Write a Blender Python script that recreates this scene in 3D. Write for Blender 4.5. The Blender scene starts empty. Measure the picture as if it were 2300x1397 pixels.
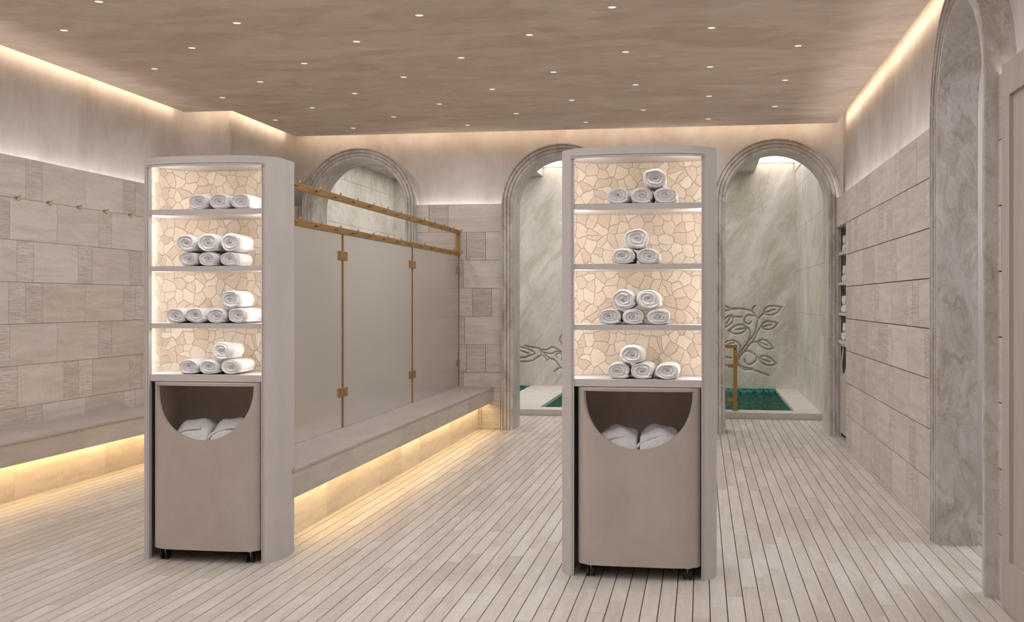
import bpy, math, random
import numpy as np
from mathutils import Vector, Matrix
random.seed(7); rng = np.random.default_rng(7)
S = bpy.context.scene
COL = S.collection
PI = math.pi

# ------------------------------------------------------------------ camera
F_PX = 2560.0
cam_d = bpy.data.cameras.new('camera'); cam = bpy.data.objects.new('camera', cam_d); COL.objects.link(cam)
cam.location = (0, 0, 1.30)
cam.rotation_euler = (PI/2, 0, math.atan((1575-1150)/F_PX))
cam_d.sensor_width = 36; cam_d.lens = F_PX/2300*36; cam_d.shift_y = -22.5/2300
cam_d.clip_start = 0.02; cam_d.clip_end = 100
S.camera = cam
S.view_settings.view_transform = 'Standard'; S.view_settings.look = 'None'
S.view_settings.exposure = 0.0; S.view_settings.gamma = 1.0
S.view_settings.use_curve_mapping = False
W = bpy.data.worlds.new('world'); S.world = W; W.use_nodes = True
W.node_tree.nodes['Background'].inputs[0].default_value = (0.8, 0.75, 0.7, 1)
W.node_tree.nodes['Background'].inputs[1].default_value = 0.02

# light levels (watts per metre of LED line, watts per downlight)
P_DOWN = 8.2
P_COVE = 1.12
P_WAINS = 1.6
P_BENCH = 1.8
P_NICHE = 4.3
P_SHELF = 0.6
SKY_E = 2.9
C_DOWN = (0.96, 0.98, 1.0)
C_COVE = (1.0, 0.76, 0.51)
C_WAINS = (1.0, 0.92, 0.85)
C_BENCH = (1.0, 0.70, 0.33)
C_NICHE = (1.0, 0.95, 0.89)
C_SKY = (1.0, 0.965, 0.93)

def strip(p0, p1, width, direction, w_per_m, color, spread=PI):
    """a straight LED line, or the added corridor fill, as a long thin area light"""
    p0, p1, d = Vector(p0), Vector(p1), Vector(direction).normalized()
    ax = (p1-p0); L = ax.length; ax.normalize()
    z = -d; y = z.cross(ax).normalized(); x = y.cross(z)
    l = bpy.data.lights.new('led_or_fill_line', 'AREA'); l.shape = 'RECTANGLE'; l.size = L; l.size_y = width
    l.energy = w_per_m*L; l.color = color; l.spread = spread
    o = bpy.data.objects.new('led_or_fill_line', l); COL.objects.link(o)
    m = Matrix((x, y, z)).transposed().to_4x4(); m.translation = (p0+p1)/2
    o.matrix_world = m
    return o

# ------------------------------------------------------------------ materials
class NT:
    def __init__(s, name):
        s.m = bpy.data.materials.new(name); s.m.use_nodes = True
        s.t = s.m.node_tree; s.t.nodes.clear()
        s.out = s.t.nodes.new('ShaderNodeOutputMaterial')
    def n(s, typ, ins=None, **props):
        nd = s.t.nodes.new('ShaderNode'+typ)
        for k, v in props.items(): setattr(nd, k, v)
        if ins:
            for k, v in ins.items(): s.set(nd, k, v)
        return nd
    def set(s, nd, k, v):
        sock = nd.inputs[k]
        if isinstance(v, bpy.types.NodeSocket): s.t.links.new(v, sock)
        elif isinstance(v, bpy.types.Node): s.t.links.new(v.outputs[0], sock)
        else:
            if isinstance(v, (tuple, list)) and len(v) == 3 and sock.type == 'RGBA': v = tuple(v)+(1,)
            sock.default_value = v
    def mix(s, a, b, f, blend='MIX'):
        nd = s.t.nodes.new('ShaderNodeMix'); nd.data_type = 'RGBA'; nd.blend_type = blend
        s.set(nd, 0, f); s.set(nd, 6, a); s.set(nd, 7, b)
        return nd.outputs[2]
    def math(s, op, a, b=0.0, c=None):
        nd = s.t.nodes.new('ShaderNodeMath'); nd.operation = op
        s.set(nd, 0, a); s.set(nd, 1, b)
        if c is not None: s.set(nd, 2, c)
        return nd.outputs[0]
    def ramp(s, f, stops):
        nd = s.t.nodes.new('ShaderNodeValToRGB'); s.set(nd, 0, f)
        e = nd.color_ramp.elements
        while len(e) < len(stops): e.new(0.5)
        for el, (p, c) in zip(e, stops):
            el.position = p; el.color = tuple(c)+(1,) if len(c) == 3 else c
        return nd.outputs[0]
    def noise(s, vec, scale, detail=4, rough=0.55, dist=0.0):
        nd = s.n('TexNoise', {'Vector': vec, 'Scale': scale, 'Detail': detail, 'Roughness': rough, 'Distortion': dist})
        return nd.outputs[0]
    def scaled(s, vec, sc, off=(0, 0, 0)):
        return s.n('Mapping', {'Vector': vec, 'Scale': sc, 'Location': off}).outputs[0]
    def pos(s): return s.n('NewGeometry').outputs['Position']
    def obj(s): return s.n('TexCoord').outputs['Object']
    def attr(s, name): return s.n('Attribute', attribute_name=name).outputs['Fac']
    def bump(s, h, strength, dist=0.01, normal=None):
        nd = s.n('Bump', {'Height': h, 'Strength': strength, 'Distance': dist})
        if normal is not None: s.set(nd, 'Normal', normal)
        return nd.outputs[0]
    def pbr(s, col, rough=0.6, metal=0.0, normal=None, spec=0.35, **extra):
        b = s.n('BsdfPrincipled', {'Base Color': col, 'Roughness': rough, 'Metallic': metal, 'Specular IOR Level': spec})
        for k, v in extra.items(): s.set(b, k, v)
        if normal is not None: s.set(b, 'Normal', normal)
        s.t.links.new(b.outputs[0], s.out.inputs[0])
        return s.m

def mat_plaster(name, c1, c2, stretch=(1, 1, 1), scale=1.5, rough=0.75):
    t = NT(name); p = t.scaled(t.pos(), stretch)
    a = t.noise(p, scale, 6, 0.62, 1.2); b = t.noise(p, scale*5, 4, 0.6, 0.5)
    f = t.math('ADD', t.math('MULTIPLY', a, 0.75), t.math('MULTIPLY', b, 0.25))
    col = t.ramp(f, [(0.34, c1), (0.66, c2)])
    return t.pbr(col, rough, normal=t.bump(b, 0.12, 0.004), spec=0.25)

def mat_travertine(name, dark, light, band=(1.2, 1.2, 11), rough=0.55, bump=0.08):
    """honed travertine tiles: per-tile tone, veins along the tile, split-face relief where the tile is marked rough"""
    t = NT(name)
    r = t.attr('rnd'); ro = t.attr('rough')
    off = t.n('CombineXYZ', {0: t.math('MULTIPLY', r, 37.0), 1: t.math('MULTIPLY', r, 53.0), 2: t.math('MULTIPLY', r, 71.0)})
    p = t.n('VectorMath', {0: t.pos(), 1: off.outputs[0]}, operation='ADD').outputs[0]
    v = t.noise(t.scaled(p, band), 1.6, 6, 0.6, 0.6)
    fine = t.noise(p, 45, 4, 0.65)
    f = t.math('ADD', t.math('MULTIPLY', v, 0.72), t.math('MULTIPLY', fine, 0.28))
    f = t.math('ADD', f, t.math('MULTIPLY', t.math('SUBTRACT', r, 0.5), 0.20))
    col = t.ramp(f, [(0.33, dark), (0.66, light)])
    sp = t.scaled(p, tuple(b*0+q for b, q in zip(band, (9, 9, 75) if band[2] > 5 else (75, 9, 9))))
    crag = t.noise(sp, 1.0, 3, 0.55, 0.35)
    col = t.mix(col, t.mix(col, tuple(c*0.62 for c in dark), 0.24), t.math('MULTIPLY', ro, t.math('GREATER_THAN', 0.44, crag)))  # crevice shade of the split-face tiles mixed into the colour
    h = t.math('ADD', t.math('MULTIPLY', fine, t.math('SUBTRACT', 1.0, ro)), t.math('MULTIPLY', t.math('MULTIPLY', crag, ro), 5.5))
    return t.pbr(col, rough, normal=t.bump(h, 0.5, 0.0035*bump/0.08), spec=0.3)

def mat_marble(name, base, pale, vein, dark, stretch=(1, 1, 1), scale=1.3, rough=0.35, veins=0.8, tilt=0.0, lines=0.8, swirl=0.5):
    t = NT(name); p = t.scaled(t.n('Mapping', {'Vector': t.pos(), 'Rotation': (0, tilt, 0)}).outputs[0], stretch)
    w = t.noise(p, scale*0.8, 5, 0.6, 0.8)
    warp = t.n('VectorMath', {0: p, 1: t.n('VectorMath', {0: t.n('TexNoise', {'Vector': p, 'Scale': scale*1.6, 'Detail': 5}).outputs['Color'], 1: (swirl, swirl, swirl)}, operation='MULTIPLY').outputs[0]}, operation='ADD').outputs[0]
    cloud = t.noise(warp, scale*1.4, 9, 0.68, 0.6)
    col = t.mix(t.ramp(cloud, [(0.32, base), (0.66, pale)]), vein, t.math('MULTIPLY', t.ramp(t.noise(warp, scale*2.4, 10, 0.74, 0.9), [(0.47, (0, 0, 0)), (0.64, (1, 1, 1))]), veins*0.8))
    ridge = t.math('ABSOLUTE', t.math('SUBTRACT', t.noise(warp, scale*1.7, 7, 0.7, 2.6), 0.5))
    line = t.ramp(ridge, [(0.0, (1, 1, 1)), (0.045, (0, 0, 0))])
    mask = t.ramp(w, [(0.45, (0, 0, 0)), (0.62, (1, 1, 1))])
    col = t.mix(col, dark, t.math('MULTIPLY', t.math('MULTIPLY', line, mask), lines*veins*0.8))
    return t.pbr(col, rough, spec=0.35)

def mat_plain(name, c, rough=0.5, metal=0.0, var=0.06, scale=8, spec=0.4, bump=0.05):
    t = NT(name); n = t.noise(t.obj(), scale, 4, 0.6)
    col = t.ramp(n, [(0.3, tuple(x*(1-var) for x in c)), (0.7, tuple(min(1, x*(1+var)) for x in c))])
    return t.pbr(col, rough, metal, normal=t.bump(n, bump, 0.004), spec=spec)

def mat_emit(name, c, e):
    t = NT(name); em = t.n('Emission', {'Color': c, 'Strength': e}); t.t.links.new(em.outputs[0], t.out.inputs[0]); return t.m

def mat_brass(name):
    t = NT(name); n = t.noise(t.scaled(t.pos(), (30, 30, 30)), 6, 4, 0.7)
    col = t.ramp(n, [(0.3, (0.36, 0.20, 0.065)), (0.7, (0.52, 0.32, 0.12))])
    return t.pbr(col, 0.38, 0.85, normal=t.bump(n, 0.15, 0.001), spec=0.5)

def mat_towel(name):
    t = NT(name); p = t.obj()
    n = t.noise(p, 260, 3, 0.7); n2 = t.noise(p, 60, 4, 0.6)
    col = t.ramp(n2, [(0.3, (0.80, 0.78, 0.78)), (0.7, (0.90, 0.89, 0.89))])
    h = t.math('ADD', t.math('MULTIPLY', n, 0.6), t.math('MULTIPLY', n2, 0.8))
    return t.pbr(col, 0.95, normal=t.bump(h, 0.7, 0.004), spec=0.1)

def mat_stone(name):
    """crazy-paved split stone on the curved niche back, laid out over the unrolled surface"""
    t = NT(name); uv = t.n('TexCoord').outputs['UV']
    wn = t.n('TexNoise', {'Vector': uv, 'Scale': 12.0, 'Detail': 4})
    p = t.n('VectorMath', {0: uv, 1: t.n('VectorMath', {0: wn.outputs['Color'], 1: (0.06, 0.06, 0)}, operation='MULTIPLY').outputs[0]}, operation='ADD').outputs[0]
    e = t.n('TexVoronoi', {'Vector': p, 'Scale': 18.0, 'Randomness': 1.0}, feature='DISTANCE_TO_EDGE', voronoi_dimensions='2D')
    c = t.n('TexVoronoi', {'Vector': p, 'Scale': 18.0, 'Randomness': 1.0}, feature='F1', voronoi_dimensions='2D')
    cr = t.n('SeparateColor', {0: c.outputs['Color']}).outputs[0]
    fine = t.noise(uv, 70, 5, 0.65)
    f = t.math('ADD', t.math('MULTIPLY', cr, 0.6), t.math('MULTIPLY', fine, 0.4))
    stone = t.ramp(f, [(0.2, (0.56, 0.46, 0.37)), (0.5, (0.65, 0.56, 0.47)), (0.85, (0.72, 0.65, 0.56))])
    joint = t.ramp(e.outputs[0], [(0.008, (1, 1, 1)), (0.032, (0, 0, 0))])
    col = t.mix(stone, (0.44, 0.34, 0.26), t.math('MULTIPLY', joint, 0.34))
    h = t.math('ADD', t.math('ADD', t.ramp(e.outputs[0], [(0.0, (0, 0, 0)), (0.045, (1, 1, 1))]), t.math('MULTIPLY', cr, 0.8)), t.math('MULTIPLY', fine, 0.8))
    return t.pbr(col, 0.8, normal=t.bump(h, 0.65, 0.007), spec=0.2)

def mat_frost(name):
    t = NT(name); n = t.noise(t.pos(), 130, 3, 0.7)
    return t.pbr((1.0, 0.985, 0.97), 0.14, normal=t.bump(n, 0.25, 0.002), spec=0.5, **{'Transmission Weight': 0.93, 'IOR': 1.22})

def mat_clear(name, tint):
    t = NT(name)
    a = t.n('BsdfTransparent', {'Color': tint}); g = t.n('BsdfGlossy', {'Roughness': 0.05, 'Color': (1, 1, 1)})
    fr = t.n('Fresnel', {'IOR': 1.45}); mx = t.n('MixShader', {0: fr.outputs[0], 1: a.outputs[0], 2: g.outputs[0]})
    t.t.links.new(mx.outputs[0], t.out.inputs[0]); return t.m

def mat_water(name):
    t = NT(name); p = t.scaled(t.pos(), (1.0, 2.2, 1.0))
    n = t.noise(p, 7, 5, 0.6, 1.5)
    b = t.bump(n, 0.8, 0.06)
    a = t.n('BsdfTransparent', {'Color': (0.62, 0.90, 0.86)}); g = t.n('BsdfGlossy', {'Roughness': 0.06, 'Color': (0.9, 0.9, 0.9), 'Normal': b})
    fr = t.n('Fresnel', {'IOR': 1.33, 'Normal': b}); mx = t.n('MixShader', {0: t.math('MULTIPLY', fr.outputs[0], 1.0), 1: a.outputs[0], 2: g.outputs[0]})
    t.t.links.new(mx.outputs[0], t.out.inputs[0]); return t.m

def mat_mosaic(name):
    t = NT(name); p = t.pos()
    v = t.n('TexVoronoi', {'Vector': p, 'Scale': 42.0, 'Randomness': 0.4}, feature='F1')
    cr = t.n('SeparateColor', {0: v.outputs['Color']}).outputs[0]
    col = t.ramp(cr, [(0.0, (0.008, 0.10, 0.08)), (0.5, (0.035, 0.28, 0.235)), (1.0, (0.10, 0.45, 0.39))])
    return t.pbr(col, 0.25, spec=0.5)

M = {}
M['ceiling'] = mat_plaster('ceiling_plaster', (0.59, 0.49, 0.41), (0.80, 0.71, 0.625), (0.75, 1.45, 1), 1.9)
M['wall'] = mat_plaster('wall_plaster', (0.56, 0.50, 0.47), (0.72, 0.69, 0.685), (1.2, 1.2, 0.75), 1.4)
M['column'] = mat_plaster('column_plaster', (0.565, 0.525, 0.51), (0.625, 0.585, 0.57), (1, 1, 0.5), 3)
M['cart'] = mat_plaster('cart_plaster', (0.45, 0.385, 0.345), (0.52, 0.455, 0.41), (1, 1, 0.7), 4)
M['tile'] = mat_travertine('travertine_tile', (0.53, 0.465, 0.41), (0.71, 0.65, 0.595))
M['floor'] = mat_travertine('travertine_board', (0.50, 0.435, 0.38), (0.65, 0.60, 0.555), (13, 1.2, 1), 0.5)
M['grout'] = mat_plain('dark_grout', (0.07, 0.05, 0.038), 0.9)
M['bench'] = mat_travertine('bench_travertine', (0.42, 0.355, 0.32), (0.52, 0.45, 0.41), (4, 1.0, 9))
M['fascia'] = mat_travertine('fascia_travertine', (0.48, 0.43, 0.38), (0.60, 0.55, 0.50), (1.0, 1.0, 9))
M['trim'] = mat_marble('lilac_marble', (0.49, 0.455, 0.425), (0.67, 0.64, 0.625), (0.36, 0.305, 0.235), (0.24, 0.19, 0.14), (1.8, 1.8, 0.8), 2.3, 0.35, 1.0, 0.12, 0.45, 0.35)
M['pool'] = mat_marble('pale_green_marble', (0.52, 0.485, 0.425), (0.72, 0.69, 0.65), (0.42, 0.36, 0.25), (0.27, 0.225, 0.15), (1.7, 1, 0.55), 1.25, 0.45, 0.75, -0.55, 0.5, 0.3)
M['ledge'] = mat_marble('white_marble', (0.60, 0.57, 0.52), (0.72, 0.70, 0.67), (0.52, 0.46, 0.38), (0.40, 0.32, 0.24), (0.6, 2.5, 1), 1.5, 0.35, 0.45)
M['brass'] = mat_brass('brushed_brass')
M['pale_brass'] = mat_plain('pale_brass', (0.58, 0.44, 0.20), 0.4, 0.3)
M['towel'] = mat_towel('terry_cloth')
M['stone'] = mat_stone('split_stone')
M['frost'] = mat_frost('frosted_glass')
M['clear'] = mat_clear('clear_glass', (0.94, 0.97, 0.95))
M['water'] = mat_water('pool_water')
M['mosaic'] = mat_mosaic('green_mosaic')
M['black'] = mat_plain('black_rubber', (0.012, 0.011, 0.011), 0.5)
M['steel'] = mat_plain('brushed_steel', (0.42, 0.40, 0.38), 0.35, 0.9)
M['dark'] = mat_plain('dark_interior', (0.05, 0.035, 0.028), 0.9)
M['wood'] = mat_plaster('limewashed_wood', (0.44, 0.385, 0.35), (0.51, 0.45, 0.415), (8, 8, 0.6), 3)
M['lens'] = mat_emit('lamp_lens', (1.0, 0.93, 0.85), 0.95)
M['sky'] = mat_emit('luminous_panel', C_SKY, SKY_E)
M['cartin'] = mat_plaster('cart_lining', (0.50, 0.40, 0.345), (0.58, 0.48, 0.42), (1, 1, 1), 6)

# ------------------------------------------------------------------ mesh helpers
class MB:
    def __init__(s): s.v = []; s.f = []; s.a = []
    def quad(s, a, b, c, d, attr=(0.5, 0.0)):
        i = len(s.v); s.v += [tuple(a), tuple(b), tuple(c), tuple(d)]; s.f.append((i, i+1, i+2, i+3)); s.a.append(attr)
    def box(s, x0, x1, y0, y1, z0, z1, attr=(0.5, 0.0)):
        i = len(s.v)
        s.v += [(x0, y0, z0), (x1, y0, z0), (x1, y1, z0), (x0, y1, z0), (x0, y0, z1), (x1, y0, z1), (x1, y1, z1), (x0, y1, z1)]
        for f in ((0, 3, 2, 1), (4, 5, 6, 7), (0, 1, 5, 4), (1, 2, 6, 5), (2, 3, 7, 6), (3, 0, 4, 7)):
            s.f.append(tuple(i+k for k in f)); s.a.append(attr)
    def tube(s, pts, r, n=10, caps=True):
        pts = [Vector(p) for p in pts]; rings = []
        prev = None
        for k, p in enumerate(pts):
            d = (pts[min(k+1, len(pts)-1)]-pts[max(k-1, 0)]).normalized()
            up = Vector((0, 0, 1)) if abs(d.z) < 0.9 else Vector((1, 0, 0))
            a = d.cross(up).normalized() if prev is None else (prev-d*prev.dot(d)).normalized()
            prev = a; b = d.cross(a)
            rr = r[k] if isinstance(r, (list, tuple)) else r
            rings.append(len(s.v)); s.v += [tuple(p+a*rr*math.cos(2*PI*i/n)+b*rr*math.sin(2*PI*i/n)) for i in range(n)]
        for q in range(len(rings)-1):
            for i in range(n):
                j = (i+1) % n
                s.f.append((rings[q]+i, rings[q]+j, rings[q+1]+j, rings[q+1]+i)); s.a.append((0.5, 0))
        if caps:
            s.f.append(tuple(rings[0]+i for i in reversed(range(n)))); s.a.append((0.5, 0))
            s.f.append(tuple(rings[-1]+i for i in range(n))); s.a.append((0.5, 0))
    def grid(s, rows, closed=False, attr=(0.5, 0)):
        """rows of equal length vertex lists joined into quads"""
        i0 = len(s.v); n = len(rows[0])
        for r in rows: s.v += [tuple(p) for p in r]
        for q in range(len(rows)-1):
            for k in range(n if closed else n-1):
                j = (k+1) % n
                s.f.append((i0+q*n+k, i0+q*n+j, i0+(q+1)*n+j, i0+(q+1)*n+k)); s.a.append(attr)
    def build(s, name, mat, parent=None, smooth=False, bevel=0, attrs=False, fix=True, solid=0, weld=False):
        me = bpy.data.meshes.new(name); me.from_pydata(s.v, [], s.f); me.update()
        if attrs:
            a = np.array(s.a, dtype=np.float32)
            for k, nm in enumerate(('rnd', 'rough')):
                at = me.attributes.new(nm, 'FLOAT', 'FACE'); at.data.foreach_set('value', np.ascontiguousarray(a[:, k]))
        if fix or weld:
            import bmesh
            b = bmesh.new(); b.from_mesh(me)
            if weld: bmesh.ops.remove_doubles(b, verts=b.verts, dist=1e-5)
            if fix: bmesh.ops.recalc_face_normals(b, faces=b.faces)
            b.to_mesh(me); b.free()
        if smooth: me.polygons.foreach_set('use_smooth', [True]*len(me.polygons))
        me.materials.append(mat)
        o = bpy.data.objects.new(name, me); COL.objects.link(o)
        if parent is not None: o.parent = parent
        if solid:
            md = o.modifiers.new('thickness', 'SOLIDIFY'); md.thickness = solid; md.offset = -1
        if bevel:
            md = o.modifiers.new('edges', 'BEVEL'); md.width = bevel; md.segments = 2; md.limit_method = 'ANGLE'
            md.harden_normals = False
        return o

def boxobj(name, mat, parent, x0, x1, y0, y1, z0, z1, bevel=0.0, attrs=False):
    b = MB(); b.box(x0, x1, y0, y1, z0, z1); return b.build(name, mat, parent, bevel=bevel, attrs=attrs)

def thing(name, label, cat, loc=(0, 0, 0), rz=0.0, group=None):
    o = bpy.data.objects.new(name, None); COL.objects.link(o); o.empty_display_size = 0.1
    o.location = loc; o.rotation_euler = (0, 0, rz)
    return tag(o, label, cat, group)
def tag(o, label, cat, group=None):
    o['label'] = label; o['category'] = cat
    if group: o['group'] = group
    return o
def struct(o, label, cat):
    o['kind'] = 'structure'; return tag(o, label, cat)
def copy_tree(o, parent=None):
    c = o.copy(); COL.objects.link(c)
    if parent is not None: c.parent = parent
    for ch in list(o.children): copy_tree(ch, c)
    return c

# ------------------------------------------------------------------ tile cladding
LT, RT = 0.575, 0.198          # long smooth tile, narrow split-face tile
RH = 2.286/8                   # course height
def clad(mb, mapf, depth, rows, s0, s1, excl=(), gs=0.0018, gz=0.0026):
    """lay courses of tiles on a plane: mapf(s, z, d) gives the point d metres behind the tile face"""
    for (z0, z1, pat, anchor) in rows:
        per = sum(w for w, _ in pat); s = anchor-math.ceil((anchor-s0)/per+1)*per
        k = 0
        while s < s1:
            w, ro = pat[k % len(pat)]; k += 1
            a, b = s, s+w; s += w
            rnd = random.random()
            segs = [(max(a, s0), min(b, s1))]
            for (e0, e1, ez0, ez1) in excl:
                if ez1 <= z0+1e-4 or ez0 >= z1-1e-4: continue
                ns = []
                for (p, q) in segs:
                    if q <= e0 or p >= e1: ns.append((p, q)); continue
                    if p < e0: ns.append((p, e0))
                    if q > e1: ns.append((e1, q))
                segs = ns
            for (p, q) in segs:
                if q-p < 0.006: continue
                p += gs; q -= gs; za = z0+gz/2; zb = z1-gz/2
                f = [mapf(p, za, 0), mapf(q, za, 0), mapf(q, zb, 0), mapf(p, zb, 0)]
                g = [mapf(p, za, depth), mapf(q, za, depth), mapf(q, zb, depth), mapf(p, zb, depth)]
                at = (rnd, ro)
                mb.quad(*f, attr=at)
                for i in range(4):
                    j = (i+1) % 4; mb.quad(f[j], f[i], g[i], g[j], attr=(rnd, 0.0))
def A(*seq): return [(LT, 0.0) if c == 'L' else (RT, 1.0) for c in seq]
def courses(specs, top=2.286, n=8):
    return [(top-(i+1)*RH, top-i*RH, A(*specs[i % len(specs)][0]), specs[i % len(specs)][1]) for i in range(n)]

# main dimensions
XL, XR, YB = -4.60, 1.28, 11.36      # tile faces: left, right, back
PL, PR, PB = -4.68, 1.36, 11.44      # plaster faces above the tiles
XJ, YJ = -4.15, 9.72                 # the wall's step on the left (tile faces)
PXJ, PYJ = -4.23, 9.80
YN = -1.6                            # wall behind the camera
ZC, ZT = 3.0, 3.22                   # ceiling panel underside, top of cove
ARCH = [(-3.48, 0.49), (-1.38, 0.49), (0.72, 0.49)]; ZS = 2.27
RA_Y, RA_R = 5.87, 0.49
Y2 = YB+0.40                         # pool side of the arched wall
PY, PXL, PXR = 16.4, -4.5, 1.30      # pool hall

# ------------------------------------------------------------------ floor
fl = MB()
fl.quad((-4.9, YN-0.2, -0.006), (3.9, YN-0.2, -0.006), (3.9, 12.80, -0.006), (-4.9, 12.80, -0.006))
floor = fl.build('floor', M['grout'], None, fix=False)
struct(floor, 'pale travertine plank floor with thin dark joints', 'floor')
fb = MB(); BW = 0.0717; BL = 0.575
i0 = int(math.floor((-4.75+0.035)/BW)); i1 = int(math.ceil((3.6+0.035)/BW))
for i in range(i0, i1):
    x0 = -0.035+i*BW; x1 = x0+BW; yend = 12.79
    off = 4.586+(-0.673*(i+13))*BL
    y = off-math.ceil((off-YN)/BL+1)*BL
    while y < yend:
        a, b = max(y, YN), min(y+BL, yend); y += BL
        if b-a < 0.01: continue
        if x0 > 1.45 and (b < 5.15 or a > 7.4): continue
        r = random.random(); p, q, c, d = x0+0.0022, x1-0.0022, a+0.0008, b-0.0008
        fb.quad((p, c, 0), (q, c, 0), (q, d, 0), (p, d, 0), attr=(r, 0))
        for e, g in (((p, c), (p, d)), ((q, d), (q, c)), ((q, c), (p, c)), ((p, d), (q, d))):
            fb.quad((e[0], e[1], 0), (g[0], g[1], 0), (g[0], g[1], -0.006), (e[0], e[1], -0.006), attr=(r, 0))
fb.build('planks', M['floor'], floor, attrs=True, fix=True)

# ------------------------------------------------------------------ ceiling
cl = MB()
pts = [(XL+0.01, YN), (XR-0.005, YN), (XR-0.005, 11.25), (-4.135, 11.25), (-4.135, 9.64), (XL+0.01, 9.64)]
i = len(cl.v)
cl.v += [(x, y, ZC) for x, y in pts]+[(x, y, ZC+0.05) for x, y in pts]
n = len(pts)
cl.f += [tuple(reversed(range(n))), tuple(range(n, 2*n))]+[(k, (k+1) % n, n+(k+1) % n, n+k) for k in range(n)]
cl.a += [(0.5, 0)]*(n+2)
ceiling = cl.build('ceiling', M['ceiling'], None)
struct(ceiling, 'floating brown plaster ceiling panel with glowing edge coves', 'ceiling')
cs = MB(); cs.quad((PL-0.1, YN-0.1, ZT), (PL-0.1, PB+0.1, ZT), (PR+0.1, PB+0.1, ZT), (PR+0.1, YN-0.1, ZT))
cs.build('cove_slab', M['wall'], ceiling, fix=False)

# ------------------------------------------------------------------ walls
def sheet(mb, mapf, s0, s1, z0, z1, arches=()):
    """a wall sheet with round-headed openings"""
    brk = {s0, s1}
    for c, R, zs in arches:
        for k in range(41): brk.add(round(c-R*math.cos(PI*k/40), 6))
    brk = sorted(b for b in brk if s0-1e-6 <= b <= s1+1e-6)
    def low(s, mid):
        for c, R, zs in arches:
            if abs(mid-c) < R: return max(z0, zs+math.sqrt(max(R*R-(s-c)**2, 0)))
        return z0
    for a, b in zip(brk[:-1], brk[1:]):
        if b-a < 1e-6: continue
        m = (a+b)/2
        mb.quad(mapf(a, low(a, m)), mapf(b, low(b, m)), mapf(b, z1), mapf(a, z1))

def trough(mb, pts_in, pts_out, z):
    for k in range(len(pts_in)-1):
        a, b, c, d = pts_in[k], pts_in[k+1], pts_out[k+1], pts_out[k]
        mb.quad((a[0], a[1], z), (b[0], b[1], z), (c[0], c[1], z), (d[0], d[1], z))

ZW = 2.286; ZL = 2.20
# left wall with its step
wl = MB()
sheet(wl, lambda s, z: (PL, s, z), YN, PYJ, 2.0, ZT)
sheet(wl, lambda s, z: (s, PYJ, z), PL, PXJ, 2.0, ZT)
sheet(wl, lambda s, z: (PXJ, s, z), PYJ, PB, 2.0, ZT)
trough(wl, [(XL, YN), (XL, YJ), (XJ, YJ), (XJ, YB)], [(PL, YN), (PL, PYJ), (PXJ, PYJ), (PXJ, PB)], ZL)
wall_left = wl.build('wall_left', M['wall'], None, fix=False)
struct(wall_left, 'left wall, pale plaster above and travertine tile below', 'wall')
LROWS = [('RLL', 7.212), ('RLL', 6.83), ('RLRL', 7.11), ('RLLR', 7.212), ('RLL', 6.83), ('LRR', 7.115), ('RLL', 7.212), ('RLL', 6.83)]
tl = MB()
clad(tl, lambda s, z, d: (XL-d, s, z), 0.010, courses(LROWS), YN, YJ)
clad(tl, lambda s, z, d: (s, YJ+d, z), 0.010, courses([('RLL', -4.5), ('LRL', -4.4)]), XL, XJ)
clad(tl, lambda s, z, d: (XJ-d, s, z), 0.010, courses(LROWS), YJ, YB)
tl.build('tile_cladding', M['tile'], wall_left, attrs=True, fix=False)
bk = MB()
for (a, b) in (((XL-0.009, YN), (XL-0.009, YJ+0.009)), ((XL-0.009, YJ+0.009), (XJ-0.009, YJ+0.009)), ((XJ-0.009, YJ+0.009), (XJ-0.009, YB))):
    bk.quad((a[0], a[1], 0), (b[0], b[1], 0), (b[0], b[1], ZW-0.002), (a[0], a[1], ZW-0.002))
bk.build('grout_backing', M['grout'], wall_left, fix=False)

# back wall with three arches
wb = MB()
holes = [(c, R+0.05, ZS) for c, R in ARCH]
sheet(wb, lambda s, z: (s, PB, z), PXJ, PR, 2.0, ZT, holes)
br = [PXJ]+sum([[c-R-0.10, c+R+0.10] for c, R in ARCH], [])+[PR]
for k in range(0, len(br), 2):
    if br[k+1] > br[k]: wb.quad((br[k], YB, ZL), (br[k+1], YB, ZL), (br[k+1], PB, ZL), (br[k], PB, ZL))
wall_back = wb.build('wall_back', M['wall'], None, fix=False)
struct(wall_back, 'back wall with three marble arches under the ceiling cove', 'wall')
BROWS = [('RLL', -2.746), ('RLL', -2.357), ('RLL', -2.588), ('RRL', -2.492), ('LLR', -2.95), ('RLL', -2.357), ('RLL', -2.588), ('RRL', -2.40)]
tb = MB()
ex = [(c-R-0.100, c+R+0.100, 0, 3) for c, R in ARCH]
clad(tb, lambda s, z, d: (s, YB+d, z), 0.010, courses(BROWS), XJ, XR, ex)
tb.build('tile_cladding', M['tile'], wall_back, attrs=True, fix=False)
bk = MB()
for k in range(0, len(br), 2):
    a, b = br[k]+0.001, br[k+1]-0.001
    if k == 6: b = XR
    if b > a: bk.quad((a, YB+0.009, 0), (b, YB+0.009, 0), (b, YB+0.009, ZW-0.002), (a, YB+0.009, ZW-0.002))
bk.build('grout_backing', M['grout'], wall_back, fix=False)

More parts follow.
